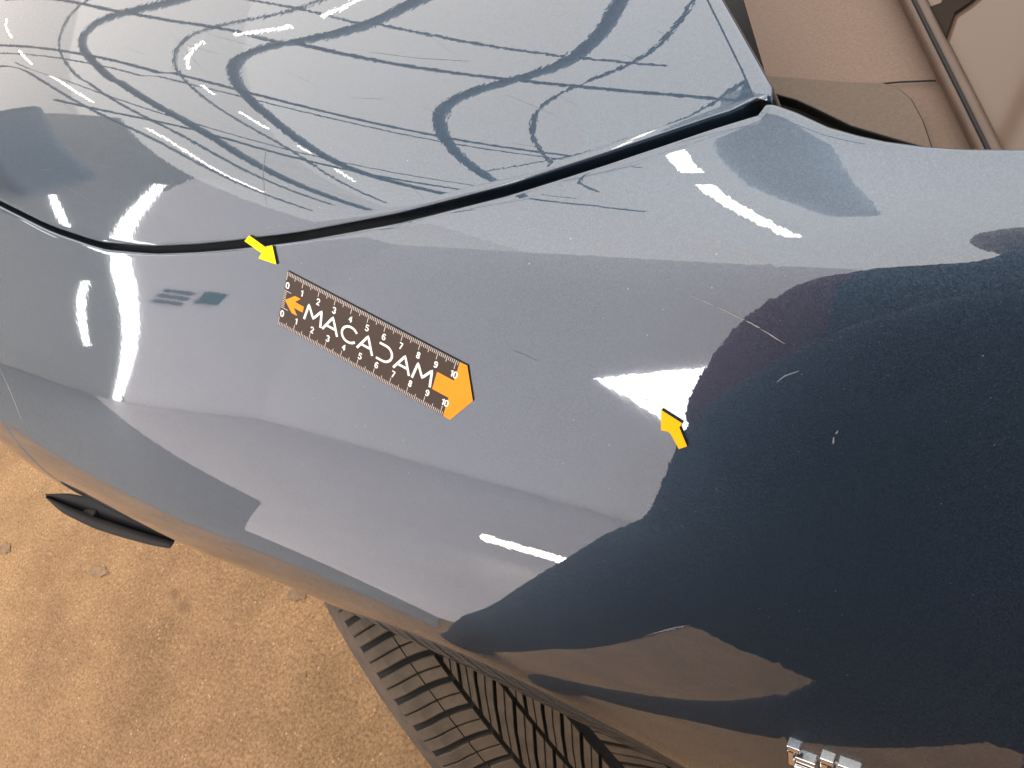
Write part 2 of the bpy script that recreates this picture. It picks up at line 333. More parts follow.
def flange(P, N, T, r=.0016, depth=.02):
    """rounded hem at a panel edge: P edge points, N normals, T outward tangent; rows from the edge down"""
    rows = []
    for a in (30, 60, 90):
        a = math.radians(a); rows.append(P+T*r*math.sin(a)-N*r*(1-math.cos(a)))
    rows.append(rows[-1]-N*depth); return rows
def unit(a): return a/np.linalg.norm(a, axis=-1, keepdims=True)
# wing
def gap_half(x): return np.where(x < XC, .0035-.0004*np.clip((x+.45)/.4, 0, 1), .0)
AX, AZ = -.46, .345
xs = np.unique(np.concatenate([np.arange(-1.45, -.12, .008), np.arange(-.12, .0, .002), np.arange(0, .6, .01)]))
su = sg(xs)-gap_half(xs); su = np.where(xs > GXs[-1], sg(GXs[-1]), su)
def s_low(x):
    R = .372+.03*min(max((x-AX)/.36, 0), 1)
    zb = .30
    if abs(x-AX) < R: zb = max(zb, AZ+math.sqrt(R*R-(x-AX)**2))
    s = np.arange(-.74, -.05, .002); z = surf(x, s)[:, 2]; return float(np.interp(zb, z, s)) if z[0] < zb else -.74
sl = np.array([s_low(x) for x in xs])
tt = np.concatenate([np.linspace(0, .25, 45)[:-1], np.linspace(.25, 1, 70)])
Sg = su[:, None]+(sl-su)[:, None]*tt[None]; Xg = np.repeat(xs[:, None], len(tt), 1)
P = surf(Xg, Sg); N = normal(Xg, Sg)
E0 = P[:, 0]; T0 = unit(P[:, 0]-P[:, 1]); top = flange(E0, N[:, 0], T0)
E1 = P[:, -1]; T1 = unit(P[:, -1]-P[:, -2]); bot = flange(E1, N[:, -1], T1, .002, .007)
PW = np.concatenate([np.stack(top[::-1], 1), P, np.stack(bot, 1)], 1)
wing = grid('front_wing', PW, M['paint'], car, flip=True)
# bonnet: rear edge follows the line seen against the cowl
RE = np.array([(771, 103), (725, 0), (650, -170), (400, -760)], float)
bs = np.concatenate([np.linspace(0, .10, 50)[:-1], np.linspace(.10, 1.1, 60)])
def x_rear(s):
    x = np.arange(-.35, .02, .001); uv = proj(surf(x, s)); f = uv[:, 0]-np.interp(uv[:, 1], RE[::-1, 1], RE[::-1, 0])
    k = np.where((f[:-1] < 0) & (f[1:] >= 0))[0]; return x[k[0]] if len(k) else np.nan
s0 = float(sg(XC))
xr = np.array([x_rear(s0+b) for b in bs]); good = ~np.isnan(xr)
xr = np.interp(bs, bs[good], xr[good]); pf = np.polyfit(bs[bs < .4], xr[bs < .4], 2); xr = np.where(bs < .4, np.polyval(pf, bs), np.polyval(np.polyfit(bs[bs<.4], xr[bs<.4], 1), bs))
xr[0] = min(xr[0], XC-.002)
aa = np.concatenate([np.linspace(0, .7, 110)[:-1], np.linspace(.7, 1, 90)])
Xh = -1.45+(xr[None, :]+1.45)*aa[:, None]
Sh = sg(Xh)+gap_half(Xh)+bs[None]
PH0 = surf(Xh, Sh); NH = normal(Xh, Sh)
e = flange(PH0[:, 0], NH[:, 0], unit(PH0[:, 0]-PH0[:, 1]), .002)
PH = np.concatenate([np.stack(e[::-1], 1), PH0], 1); NH = np.concatenate([np.repeat(NH[:, :1], 4, 1), NH], 1)
Tr = unit(PH[-1]-PH[-2]); e = flange(PH[-1], NH[-1], Tr, .002)
PH = np.concatenate([PH, np.stack(e, 0)], 0)
bonnet = grid('bonnet', PH, M['paint'], car)
# black strip standing in for the shade inside the shut line
gx = np.arange(-1.4, XC+.001, .01); gs = sg(gx); gP = surf(gx, gs); gN = normal(gx, gs); dv = unit(surf(gx, gs+.004)-surf(gx, gs-.004))
grid('gap_shade_strip', np.stack([gP-gN*.012-dv*.012, gP-gN*.013, gP-gN*.012+dv*.012], 1), M['black'], car)
# ---- cowl, strip and windscreen
def onplane(u, v, z):
    d = ray(u, v); return CAM+d*((z-H)/d[2])
zc = H-.192
def poly_plane(name, pts, z, mat, th=.004, parent=car, zf=None):
    top = [onplane(u, v, z) for u, v in pts]; n = len(top)
    v = top+[p-np.array([0, 0, th]) for p in top]
    f = [tuple(range(n))]+[((k+1) % n, k, n+k, n+(k+1) % n) for k in range(n)]
    o = obj(name, v, f, mat, parent)
    if isinstance(mat, list): o.data.polygons.foreach_set('material_index', [0]+[1]*n)
    return o
poly_plane('cowl_panel', [(708, -120), (768, 82), (884, 93), (906, 108), (926, 160), (960, 230), (1040, 250), (950, 80), (905, 0), (838, -120)][::-1], zc-.006, M['plastic'])
cor = [(758, 74), (800, 77), (850, 81), (884, 82), (900, 88), (912, 98), (924, 120), (934, 150), (938, 165), (925, 148), (890, 138), (850, 126), (815, 109), (795, 100), (773, 94)]
bevel(poly_plane('cowl_corner_panel', cor[::-1], zc-.001, [M['plastic_dark'], M['black']]), .0012, 3)  # black sides put the gap's shade into the panel edge
SL = ((854, -120), (913.5, 0), (938.4, 50), (963.2, 99.5), (988, 150), (1040, 255))
for du, h, r in ((-9.5, -.003, .0016), (-4.6, .000, .0022), (4.8, .0003, .0021)):
    m = MB(); m.tube([onplane(u+du, v, zc+h) for u, v in SL], r, 10); m.build('windscreen_strip', M['rubber'], car, True)
m = MB(); m.tube([onplane(u, v, zc+.0021) for u, v in SL], .0007, 6); m.build('strip_groove', M['black'], car, True)
g = [onplane(u, v, zc-.002) for u, v in ((858, -120), (993, 150), (1078, 320))]
back = [p+np.array([.45, .02, .2]) for p in g]
grid('windscreen', np.stack([np.array(g), np.array(back)], 1), M['glass'], car)
poly_plane('scuttle_tray', [(600, -200), (760, 160), (1100, 420), (1300, -200)][::-1], zc-.05, M['black'])

pts = [onplane(u, v, zc-.0045) for u, v in ((862, 85.5), (900, 82), (936, 80.5))]
m = MB(); m.tube(pts, .0003, 6); m.build('cowl_seam', M['black'], car)
gn = np.cross(g[1]-g[0], back[0]-g[0]); gn = gn/np.linalg.norm(gn); gn = gn if gn[2] > 0 else -gn
wp = []
for u, v in ((924.7, 8.5), (941, 2.6), (948, -14), (990, -16), (968.5, 2.6), (954, 12.4), (946, 35), (942, 45), (936.5, 35), (938.4, 21.6), (932, 21.6)):
    d = ray(u, v); wp.append(CAM+d*(((g[0]+gn*.0015-CAM)@gn)/(d@gn)))
n = len(wp); M['glass_patch'] = plain('glass_reflection_dark', (.022, .016, .012), .85, spec=.1)
obj('glass_reflection_patch', wp+[p-gn*.001 for p in wp], [tuple(range(n))[::-1]]+[(k, (k+1) % n, n+(k+1) % n, n+k) for k in range(n)], M['glass_patch'], car)  # dark reflection in the glass, drawn as a flat coloured patch

M['stain'] = plain('oil_stain', (.19, .108, .054), .6, nscale=60, var=.3)
for u, v, r_ in ((296, 594, 9), (98, 571, 9), (304, 676, 2.5), (4, 548, 7)):
    pts_ = []
    for k in range(18):
        q = k*math.pi/9; rr = r_*(.75+.45*rng.random()); d = ray(u+rr*math.cos(q), v+rr*.75*math.sin(q)); p = CAM+d*((.003-H)/d[2]); pts_.append(p)
    obj('stain', pts_, [tuple(range(18))[::-1]], M['stain'], bpy.data.objects['floor'])
# ---- wheel turned to full lock
WC = Vector((-.46, .185, .345)); WD = math.radians(38); WR = .345
WA = Vector((-math.sin(WD), -math.cos(WD), 0)); WT = Vector((math.cos(WD), -math.sin(WD), 0)); WZ = Vector((0, 0, 1))
WM = Matrix(((WA.x, WT.x, WZ.x, WC.x), (WA.y, WT.y, WZ.y, WC.y), (WA.z, WT.z, WZ.z, WC.z), (0, 0, 0, 1)))   # local x = axle (outwards), y = rearwards, z = up
def lathe(name, prof, mat, parent, n=96, closed=False):
    v = []; f = []; k = len(prof)
    for i in range(n):
        a = 2*math.pi*i/n
        v += [(w_, r_*math.cos(a), r_*math.sin(a)) for w_, r_ in prof]
    for i in range(n):
        for j in range(k-1+closed):
            f.append((i*k+j, ((i+1) % n)*k+j, ((i+1) % n)*k+(j+1) % k, i*k+(j+1) % k))
    o = obj(name, v, f, mat, None, True); o.parent = parent; return o
RG = WR-.009
prof = [(-.085, .205), (-.100, .225), (-.108, .255), (-.113, .285), (-.114, .305), (-.108, .322), (-.095, RG-.001), (-.08, RG), (-.04, RG+.001), (0, RG+.0015), (.04, RG+.001), (.08, RG), (.095, RG-.001), (.108, .322), (.114, .305), (.113, .285), (.108, .255), (.100, .225), (.085, .205)]
tyre = lathe('tyre', prof, M['tyre'], None); tyre.parent = car; tyre.matrix_parent_inverse = Matrix.Translation(-car.location); tyre.matrix_basis = WM
tyre.data.materials.append(M['groove'])
for p in tyre.data.polygons:
    if abs(p.center.x) < .088 and math.hypot(p.center.y, p.center.z) > RG-.012: p.material_index = 1
rim = lathe('wheel_rim', [(-.08, .2), (.085, .205), (.09, .215), (.095, .212), (.085, .195), (.05, .185), (.04, .06), (.055, .03), (.055, .001)], M['rim'], None); rim.parent = car; rim.matrix_parent_inverse = Matrix.Translation(-car.location); rim.matrix_basis = WM
NP = 84; DA = 2*math.pi/NP
def crown(w_): return WR-.0035*(abs(w_)/.075)**2 if abs(w_) < .075 else WR-.0035-.012*((abs(w_)-.075)/.028)**2
def block_mesh(name, cen, wid, gap=.0022):
    """cen: list of (w, angle offset) along the block's centre line, wid: angular width"""
    v = []; f = []; n = len(cen)
    for half in (-1, 1):
        b0 = len(v); wd = wid*.475
        for w_, a1 in cen:
            a0 = a1+half*wid*.2625
            for k, q in enumerate((-.5, -.40, .40, .5)):
                a = a0+q*wd; r = crown(w_)-(.0010 if k in (0, 3) else 0); v.append((w_, r*math.cos(a), r*math.sin(a)))
            for q in (.5, -.5):
                a = a0+q*wd; r = RG-.003; v.append((w_, r*math.cos(a), r*math.sin(a)))
        for j in range(n-1):
            for k in range(6): f.append((b0+j*6+k, b0+j*6+(k+1) % 6, b0+(j+1)*6+(k+1) % 6, b0+(j+1)*6+k))
        f += [tuple(b0+q for q in range(6))[::-1], tuple(b0+(n-1)*6+k for k in range(6))]
    me = bpy.data.meshes.new(name); me.from_pydata(v, [], f); me.materials.append(M['tyre']); me.update(); return me
rows = []
sh = [(.096, .010), (.092, .007), (.082, .002), (.070, -.003), (.0655, -.006)]
sh2 = [(.0645, -.006), (.055, -.014), (.046, -.024)]
md = [(.0420, -.150), (.030, -.085), (.017, -.030)]
md2 = [(.0135, -.120), (.004, -.070), (-.008, -.020)]
rows.append((block_mesh('tread_block', sh, DA*.80), 0)); rows.append((block_mesh('tread_block', sh2, DA*.80), 0))
rows.append((block_mesh('tread_block', md, DA*.82), DA*.35)); rows.append((block_mesh('tread_block', md2, DA*.8), DA*.1))
fl = lambda L: [(-a, b) for a, b in L][::-1]
rows.append((block_mesh('tread_block', fl(md), DA*.82), DA*.6)); rows.append((block_mesh('tread_block', fl(sh), DA*.80), DA*.5)); rows.append((block_mesh('tread_block', fl(sh2), DA*.80), DA*.5))
cnt = 0
for me, off in rows:
    for k in range(NP):
        a = k*DA+off
        deg = math.degrees(a) % 360
        if not (-5 < deg < 120 or deg > 345): continue          # only the part of the tyre that faces out from the arch
        o = bpy.data.objects.new('tread_block', me); COL.objects.link(o); o.parent = tyre; o.rotation_euler = (a, 0, 0)
# arch liner: dark shell inside the wheel arch
v = []; f = []; n = 30
for i in range(n+1):
    a = math.radians(8+150*i/n)
    for y in (.14, .42): v.append((AX+.39*math.cos(a), y, AZ+.39*math.sin(a)))
for i in range(n): f.append((2*i, 2*i+1, 2*i+3, 2*i+2))
obj('arch_liner', v, f, M['black'], car, True)
# ---- bumper vent bezel: black scoop with a lip, low on the bumper corner
def at_y(u, v, y):
    d = ray(u, v); return CAM+d*((y-CAM[1])/d[1])
def at_depth(u, v, t): return CAM+ray(u, v)*t
def bow(uvs, t0, t1): return [at_depth(u, v, t0+(t1-t0)*k/(len(uvs)-1)) for k, (u, v) in enumerate(uvs)]
up = bow([(45, 494), (69, 493), (96, 499), (118, 507), (153, 520), (184, 533)], 1.12, .98)
lo = bow([(46, 498), (62, 513), (95, 529), (124, 538), (150, 545), (172, 549)], 1.12, .98)
up = spline(up, 60)[::2]; lo = spline(lo, 60)[::2]
axn = np.array(ray(110, 520))
mid = up*.42+lo*.58
rows_ = [up+axn*.03-np.array([0, 0, .0]), up, up*.9+lo*.1-axn*.002, mid+axn*.012, up*.38+lo*.62-axn*.002, lo-axn*.004, lo+axn*.05]
grid('bumper_vent', np.stack(rows_[1:4], 1), M['black'], car)
grid('vent_lip', np.stack(rows_[3:], 1), M['dark_plastic'], car)
m = MB(); c_ = mid[11]; m.box((-.012, -.006, -.006), (.012, .006, .006), 0, Matrix.Translation(Vector(c_)+Vector(axn)*.012)); bevel(m.build('vent_clip', M['dark_plastic'], car), .002)
# ---- things mapped onto the paint
class Patch:
    """smooth map from flat coordinates to the body surface, through the picture homography of four known corners"""
    def __init__(s, flat, px, n=(9, 6), deg=4, pad=.06):
        A = []
        for (a, b), (u, v) in zip(flat, px):
            A += [[a, b, 1, 0, 0, 0, -u*a, -u*b], [0, 0, 0, a, b, 1, -v*a, -v*b]]
        h = np.linalg.solve(np.array(A, float), np.array(px, float).ravel()); s.h = np.append(h, 1).reshape(3, 3)
        fl = np.array(flat, float); lo, hi = fl.min(0), fl.max(0); e = (hi-lo)*pad; lo -= e; hi += e
        s.lo, s.hi, s.deg = lo, hi, deg
        ab = np.array([(a, b) for a in np.linspace(lo[0], hi[0], n[0]) for b in np.linspace(lo[1], hi[1], n[1])])
        P = []; N = []
        for a, b in ab:
            q = s.h@np.array([a, b, 1]); p = hit(*(q[:2]/q[2])); P.append(surf(*p)[0]); N.append(normal(*p)[0])
        B = s.basis(ab); s.cP = np.linalg.lstsq(B, np.array(P), rcond=None)[0]; s.cN = np.linalg.lstsq(B, np.array(N), rcond=None)[0]
    def basis(s, ab):
        t = (np.asarray(ab, float)-s.lo)/(s.hi-s.lo)*2-1
        return np.stack([t[:, 0]**i*t[:, 1]**j for i in range(s.deg+1) for j in range(s.deg+1-i)], 1)
    def __call__(s, ab, h=0.):
        B = s.basis(ab); n = B@s.cN; n /= np.linalg.norm(n, axis=1, keepdims=True); return B@s.cP+n*np.asarray(h).reshape(-1, 1)
def ribbon(pm, m, pts, wd, h, step=.25, mi=0, closed=False):
    p = np.array(pts, float)
    if closed: p = np.concatenate([p, p[:1]])
    out = [p[0]]
    for a, b in zip(p[:-1], p[1:]):
        k = max(1, int(np.linalg.norm(b-a)/step)); out += [a+(b-a)*(i+1)/k for i in range(k)]
    p = np.array(out); n = len(p); t = np.gradient(p, axis=0) if n > 2 else np.repeat(p[1:]-p[:1], 2, 0)
    t /= np.linalg.norm(t, axis=1, keepdims=True)+1e-9; o = np.stack([-t[:, 1], t[:, 0]], 1)*wd/2
    if np.linalg.norm(p[0]-p[-1]) > 1e-6:
        p[0] = p[0]-t[0]*wd*.3; p[-1] = p[-1]+t[-1]*wd*.3
    v = np.concatenate([pm(p-o, h), pm(p+o, h)])
    m.add(v, [(k, k+1, n+k+1, n+k) for k in range(n-1)], mi)
def fill(pm, m, poly, h, mi=0):
    """flat polygon as a fan of strips: triangulated and subdivided in flat space"""
    T = [tuple(t_) for t_ in geometry.tessellate_polygon([[Vector((a, b, 0)) for a, b in poly]])]
    V = [tuple(map(float, q)) for q in poly]; todo = T; out = []
    while todo:
        t_ = todo.pop(); L = [math.dist(V[t_[k]], V[t_[(k+1) % 3]]) for k in range(3)]; k = L.index(max(L))
        if L[k] < .45*max(1e-9, fill.size): out.append(t_); continue
        i, j, l = t_[k], t_[(k+1) % 3], t_[(k+2) % 3]; V.append(((V[i][0]+V[j][0])/2, (V[i][1]+V[j][1])/2)); n = len(V)-1; todo += [(i, n, l), (n, j, l)]
    m.add(pm(V, h), out, mi)
fill.size = 1.
def slab(pm, name, poly, th, mats, parent=None, dens=.3):
    """thin plate lying on the surface: top, and rim down to the paint"""
    m = MB(); fill(pm, m, poly, th, 0); p = np.array(poly, float); out = []
    for a, b in zip(p, np.roll(p, -1, 0)):
        k = max(1, int(np.linalg.norm(b-a)/dens)); out += [a+(b-a)*i/k for i in range(k)]
    out = np.array(out); n = len(out); v = np.concatenate([pm(out, th), pm(out, .0001)])
    m.add(v, [(k, (k+1) % n, n+(k+1) % n, n+k) for k in range(n)], 1)
    o = m.build(name, mats, parent); return o
M['ruler'] = plain('ruler_brown', (.060, .040, .031), .75, spec=.25, var=.05, nscale=1500)
M['ruler_edge'] = plain('ruler_edge_black', (.012, .010, .010), .6)
M['white_print'] = plain('white_print', (.86, .82, .76), .55, var=.03)
M['tick_print'] = plain('tick_print', (.70, .60, .54), .55, var=.03)
M['orange'] = plain('orange_print', (.86, .29, .018), .7, spec=.2, var=.03)
M['yellow'] = plain('yellow_magnet', (.93, .76, .0), .7, spec=.2, var=.03)
M['amber'] = plain('amber_magnet', (.92, .47, .002), .7, spec=.2, var=.03)
RW = 3.15
pm = Patch([(0, 0), (0, RW), (10.62, 0), (10.6, RW)], [(288.7, 270.6), (278.3, 323.9), (468.3, 364.9), (450.5, 419)], pad=.12)
ru = tag(empty('ruler', tuple(pm([(5, RW/2)], 0)[0])), 'dark brown magnetic ruler with white MACADAM lettering and an orange arrow tip', 'ruler')
TH = .0006; TIP = 11.42
slab(pm, 'ruler_plate', [(0, 0), (0, RW), (10.62, RW), (TIP, RW/2), (10.62, 0)], TH, [M['ruler'], M['ruler_edge']], ru)
m = MB(); fill(pm, m, [(9.28, 1.08), (9.28, 2.07), (10.22, 2.07), (10.22, RW-.02), (10.62, RW), (TIP, RW/2), (10.62, .0), (10.22, .02), (10.22, 1.08)], TH+.00012); m.build('arrow_tip_print', M['orange'], ru)
m = MB(); fill(pm, m, [(.18, 1.6), (.72, 1.10), (1.08, 1.10), (.78, 1.42), (1.36, 1.42), (1.36, 1.76), (.78, 1.76), (1.08, 2.10), (.72, 2.10)], TH+.00012); m.build('arrow_print', M['orange'], ru)
m = MB()
for k in range(107):
    L = .46 if k % 10 == 0 else .32 if k % 5 == 0 else .19
    a = .04+k*.1
    if a < 10.2:
        ribbon(pm, m, [(a, .03), (a, .03+L)], .028, TH+.00012); ribbon(pm, m, [(a, RW-.03), (a, RW-.03-L)], .028, TH+.00012)
for k in range(11): ribbon(pm, m, [(.03, 1.08+k*.1), (.03+(.42 if k % 10 == 0 else .17), 1.08+k*.1)], .028, TH+.00012)
m.build('tick_marks', M['tick_print'], ru)
DG = {'0': [[(.2, 0), (.5, 0), (.7, .2), (.7, .8), (.5, 1), (.2, 1), (0, .8), (0, .2), (.2, 0)]], '1': [[(.1, .22), (.4, 0), (.4, 1)]],
 '2': [[(0, .22), (.18, .0), (.5, .0), (.68, .2), (.62, .45), (0, 1), (.7, 1)]], '3': [[(0, .12), (.2, 0), (.5, 0), (.66, .2), (.55, .42), (.3, .48), (.58, .54), (.7, .76), (.5, 1), (.2, 1), (0, .86)]],
 '4': [[(.52, 1), (.52, 0), (0, .7), (.72, .7)]], '5': [[(.64, 0), (.1, 0), (.05, .46), (.4, .38), (.66, .55), (.66, .82), (.45, 1), (.2, 1), (0, .86)]],
 '6': [[(.62, .1), (.42, 0), (.15, .1), (0, .5), (.05, .85), (.3, 1), (.6, .9), (.68, .65), (.5, .45), (.2, .48), (.03, .65)]], '7': [[(0, 0), (.68, 0), (.25, 1)]],
 '8': [[(.35, .47), (.08, .3), (.12, .06), (.35, 0), (.58, .06), (.62, .3), (.35, .47), (.05, .68), (.08, .92), (.35, 1), (.62, .92), (.65, .68), (.35, .47)]],
 '9': [[(.05, .9), (.28, 1), (.55, .9), (.68, .5), (.62, .15), (.4, 0), (.1, .1), (.0, .35), (.2, .54), (.5, .52), (.66, .35)]]}
def text(s_, a, b, h_, wd, name):
    m = MB(); tot = len(s_)*.72*h_*.78
    for i, ch in enumerate(s_):
        for L in DG[ch]: ribbon(pm, m, [(a-tot/2+i*.80*h_*.72+x*h_*.72, b-h_/2+y*h_) for x, y in L], wd, TH+.00015, .08)
    m.build(name, M['white_print'], ru)
for k in range(11):
    text(str(k), .12+k*1.0+(0 if k else .06), .76, .31, .07, 'numeral'); text(str(k), .12+k*1.0+(0 if k else .06), RW-.74, .31, .07, 'numeral')
arc = lambda cx, cy, rx, ry, a0, a1, n=14: [(cx+rx*math.cos(math.radians(a0+(a1-a0)*i/n)), cy+ry*math.sin(math.radians(a0+(a1-a0)*i/n))) for i in range(n+1)]
LT = {'M': [[(0, 1), (.12, 0), (.55, .72), (.98, 0), (1.1, 1)]], 'A': [[(0, 1), (.48, 0), (.96, 1)], [(.22, .68), (.74, .68)]],
      'C': [[(.95, .05), (.5, .02)]+arc(.48, .5, .46, .48, -95, -265)+[(.95, .97)]], 'D': [[(0, .05), (.45, .02)]+arc(.47, .5, .46, .48, -85, 85)+[(0, .97)]]}
LT['C'] = [arc(.52, .5, .5, .5, -40, -320)]; LT['D'] = [[(.05, 0), (.4, 0)]+arc(.42, .5, .48, .5, -90, 90)+[(.05, 1)]]
a = 1.52
for ch, wd in zip('MACADAM', (1.19, 1.10, 1.08, 1.14, 1.08, 1.10, 1.12)):
    m = MB()
    for L in LT[ch]: ribbon(pm, m, [(a+x*.93, 1.16+y*.86) for x, y in L], .13, TH+.00015, .1)
    m.build('letter', M['white_print'], ru); a += wd*.985
def sticker(px, mat, label):
    q = np.array(px, float); c = q.mean(0); lo, hi = q.min(0)-2, q.max(0)+2
    pq = Patch([(0, 0), (0, 1), (1, 0), (1, 1)], [(lo[0], lo[1]), (lo[0], hi[1]), (hi[0], lo[1]), (hi[0], hi[1])], (5, 5), 3)
    o = slab(pq, 'arrow_magnet', [((u-lo[0])/(hi[0]-lo[0]), (v-lo[1])/(hi[1]-lo[1])) for u, v in q][::-1], .0010, [mat, M['ruler_edge']], None, .1)  # black sides serve as magnet edge and as the arrow's shadow line
    return tag(o, label, 'arrow magnet', 'arrow magnets')
sticker([(240+x/3.657, 220+y/3.657) for x, y in ((22, 76), (40, 56), (98, 98), (124, 92), (139, 161), (74, 139), (84, 120))], M['yellow'], 'bright yellow arrow magnet pointing at the end of the ruler')
sticker([(580+x/6.4, 340+y/6.4) for x, y in ((527, 440), (660, 525), (643, 553), (650, 570), (692, 672), (640, 690), (588, 595), (572, 578), (525, 570))], M['amber'], 'amber yellow arrow magnet pointing at the bright reflection beside the dark one')
# ---- scratches and paint chips: thin pale scars standing a hair proud of the clear coat
M['scar'] = plain('bare_scar', (.42, .38, .35), .6)
M['scar_dim'] = plain('faint_scar', (.16, .17, .18), .6)
def scar(px, wd, mat, name='scratch'):
    q = np.array(px, float); P = []; N = []
    t = np.concatenate([[0], np.cumsum(np.linalg.norm(np.diff(q, axis=0), axis=1))]); k = max(6, int(t[-1]/5)); tt_ = np.linspace(0, t[-1], k)
    uv = np.stack([np.interp(tt_, t, q[:, 0]), np.interp(tt_, t, q[:, 1])], 1)
    for u, v in uv: p = hit(u, v); P.append(surf(*p)[0]); N.append(normal(*p)[0])
    P = np.array(P); N = np.array(N); T = unit(np.gradient(P, axis=0)); S = np.cross(N, T); wv = wd*(.25+.75*np.sin(np.pi*np.linspace(0.05, .95, k)))*(.7+.6*rng.random(k))
    P = P+S*(rng.random((k, 1))-.5)*wd*.4
    return grid(name, np.stack([P+N*.00012-S*wv[:, None]/2, P+N*.00012+S*wv[:, None]/2], 1), mat, car)
M['scar_mid'] = plain('worn_scar', (.26, .24, .23), .6)
for q_, w_ in (([(691, 295.5), (704, 301), (716, 306)], .00030), ([(717, 306.5), (730, 313), (745, 320)], .00040), ([(746, 320.5), (760, 328)], .00046), ([(761, 329), (775, 337.5), (785, 344)], .00034)): scar(q_, w_, M['scar_mid'])
for _ in range(34):
    u, v = 30+680*rng.random(), 20+190*rng.random(); an = rng.normal(.45, .25); L_ = 15+45*rng.random()
    if v+L_*math.sin(an) > np.interp(u+L_, GAP[:, 0], GAP[:, 1])-8 or u+L_ > 720: continue
    scar([(u, v), (u+L_*math.cos(an), v+L_*math.sin(an))], .00010, M['scar_dim'])
scar([(777, 382), (786, 375), (799, 371)], .00040, M['scar_dim'])
scar([(833, 444), (834, 437)], .0006, M['scar_dim'], 'paint_chip'); scar([(836, 434), (838, 430)], .0005, M['scar_dim'], 'paint_chip')
scar([(512, 350), (525, 355), (537, 361)], .0003, M['scar_dim'])
scar([(0, 368), (12, 395), (22, 421)], .0008, M['scar'])
scar([(267, 142), (263, 170), (264, 190), (267, 205)], .0004, M['scar_dim'])
scar([(370, 52), (420, 58), (470, 61)], .0003, M['scar_dim'])
for _ in range(46):
    u, v = 560+440*rng.random(), 300+400*rng.random()
    if v > 600 and u < 640: continue
    scar([(u, v), (u+1.2*rng.random()+.4, v+1.2*(rng.random()-.5))], .0002+.0002*rng.random(), M['scar_dim'], 'paint_chip')
# ---- chrome badge letters low on the wing
bp = Patch([(0, 0), (0, 1), (1, 0), (1, 1)], [(770, 715), (750, 775), (900, 765), (880, 830)], (5, 5), 3)
p0 = surf(*hit(788, 741))[0]; n0 = normal(*hit(788, 741))[0]; ax = unit(surf(*hit(848, 763))[0]-p0); dnv = np.cross(ax, n0); dnv = dnv if dnv[2] < 0 else -dnv
def letter(x0, rects):
    m = MB()
    B = Matrix(((ax[0], dnv[0], n0[0], p0[0]), (ax[1], dnv[1], n0[1], p0[1]), (ax[2], dnv[2], n0[2], p0[2]), (0, 0, 0, 1)))
    for x, y, w_, h_, d_ in rects: m.box((x0+x, y, -.003), (x0+x+w_, y+h_, d_), 0, B)
    bevel(m.build('badge_letter', M['chrome'], car), .0005)
for x0, L in ((0, [(0, 0, .0055, .003, .0026), (0, .0031, .003, .010, .0025), (.0031, .006, .0085, .0033, .0026), (.0031, .0101, .0085, .003, .0044)]),
              (.0135, [(0, 0, .0055, .003, .0026), (0, .0031, .003, .010, .0025), (.0031, .0055, .006, .003, .0026)]),
              (.0205, [(0, 0, .0085, .003, .0026), (0, .0031, .003, .010, .0025), (.0031, .007, .006, .003, .0026)])): letter(x0, L)
# ---------------------------------------------------------------- the person taking the picture, mirrored in the wing
def skin_fig(name, V, E, mat, parent, sub=2):
    me = bpy.data.meshes.new(name); me.from_pydata([v[:3] for v in V], E, []); o = bpy.data.objects.new(name, me); COL.objects.link(o); o.parent = parent
    o.matrix_parent_inverse = Matrix.Translation(-parent.location)
    md = o.modifiers.new('skin', 'SKIN')
    for k, v in enumerate(V): me.skin_vertices[0].data[k].radius = v[3] if isinstance(v[3], tuple) else (v[3], v[3]); me.skin_vertices[0].data[k].use_root = (k == 0)
    md.use_smooth_shade = True
    s_ = o.modifiers.new('sub', 'SUBSURF'); s_.levels = sub; s_.render_levels = sub; me.materials.append(mat); return o
M['navy'] = plain('navy_workwear', (.012, .016, .024), .85); M['maroon'] = plain('maroon_sleeve', (.20, .030, .045), .85)
M['skin'] = plain('skin', (.45, .26, .18), .55); M['phone'] = plain('phone_black', (.01, .01, .012), .25); M['hair'] = plain('dark_hair', (.02, .014, .01), .6)
pe = tag(empty('person', (-.2, -.48, 0)), 'person in dark navy workwear with maroon sleeves and dark gloves holding up a phone', 'person')
def loft(m, rings, n=24):
    v = [(x+rx*math.cos(2*math.pi*k/n), y+ry*math.sin(2*math.pi*k/n), z) for x, y, z, rx, ry in rings for k in range(n)]; R = len(rings)
    m.add(v, [(j*n+k, j*n+(k+1) % n, (j+1)*n+(k+1) % n, (j+1)*n+k) for j in range(R-1) for k in range(n)]+[tuple(range(n))[::-1], tuple((R-1)*n+k for k in range(n))])
m = MB()
loft(m, [(-.06, -.47, .70, .34, .17), (-.06, -.47, .80, .335, .175), (-.05, -.47, .95, .325, .17), (-.05, -.46, 1.10, .265, .15), (-.04, -.43, 1.28, .24, .145), (-.03, -.41, 1.40, .195, .10), (-.02, -.40, 1.46, .10, .08), (-.02, -.38, 1.58, .055, .06)])
loft(m, [(-.86, -.44, .0, .05, .11), (-.855, -.45, .05, .05, .10), (-.83, -.47, .10, .055, .06), (-.62, -.46, .44, .075, .085), (-.45, -.46, .64, .10, .11), (-.28, -.46, .80, .14, .13)])
loft(m, [(-.66, -.45, .0, .045, .11), (-.655, -.46, .05, .045, .10), (-.63, -.48, .10, .05, .055), (-.36, -.47, .40, .05, .075), (-.12, -.46, .62, .07, .09), (.04, -.46, .80, .13, .13)])
body = m.build('body', M['navy'], pe, True)
rm = body.modifiers.new('remesh', 'REMESH'); rm.mode = 'VOXEL'; rm.voxel_size = .018; rm.use_smooth_shade = True
sm_ = body.modifiers.new('smooth', 'SMOOTH'); sm_.iterations = 6; sm_.factor = .6
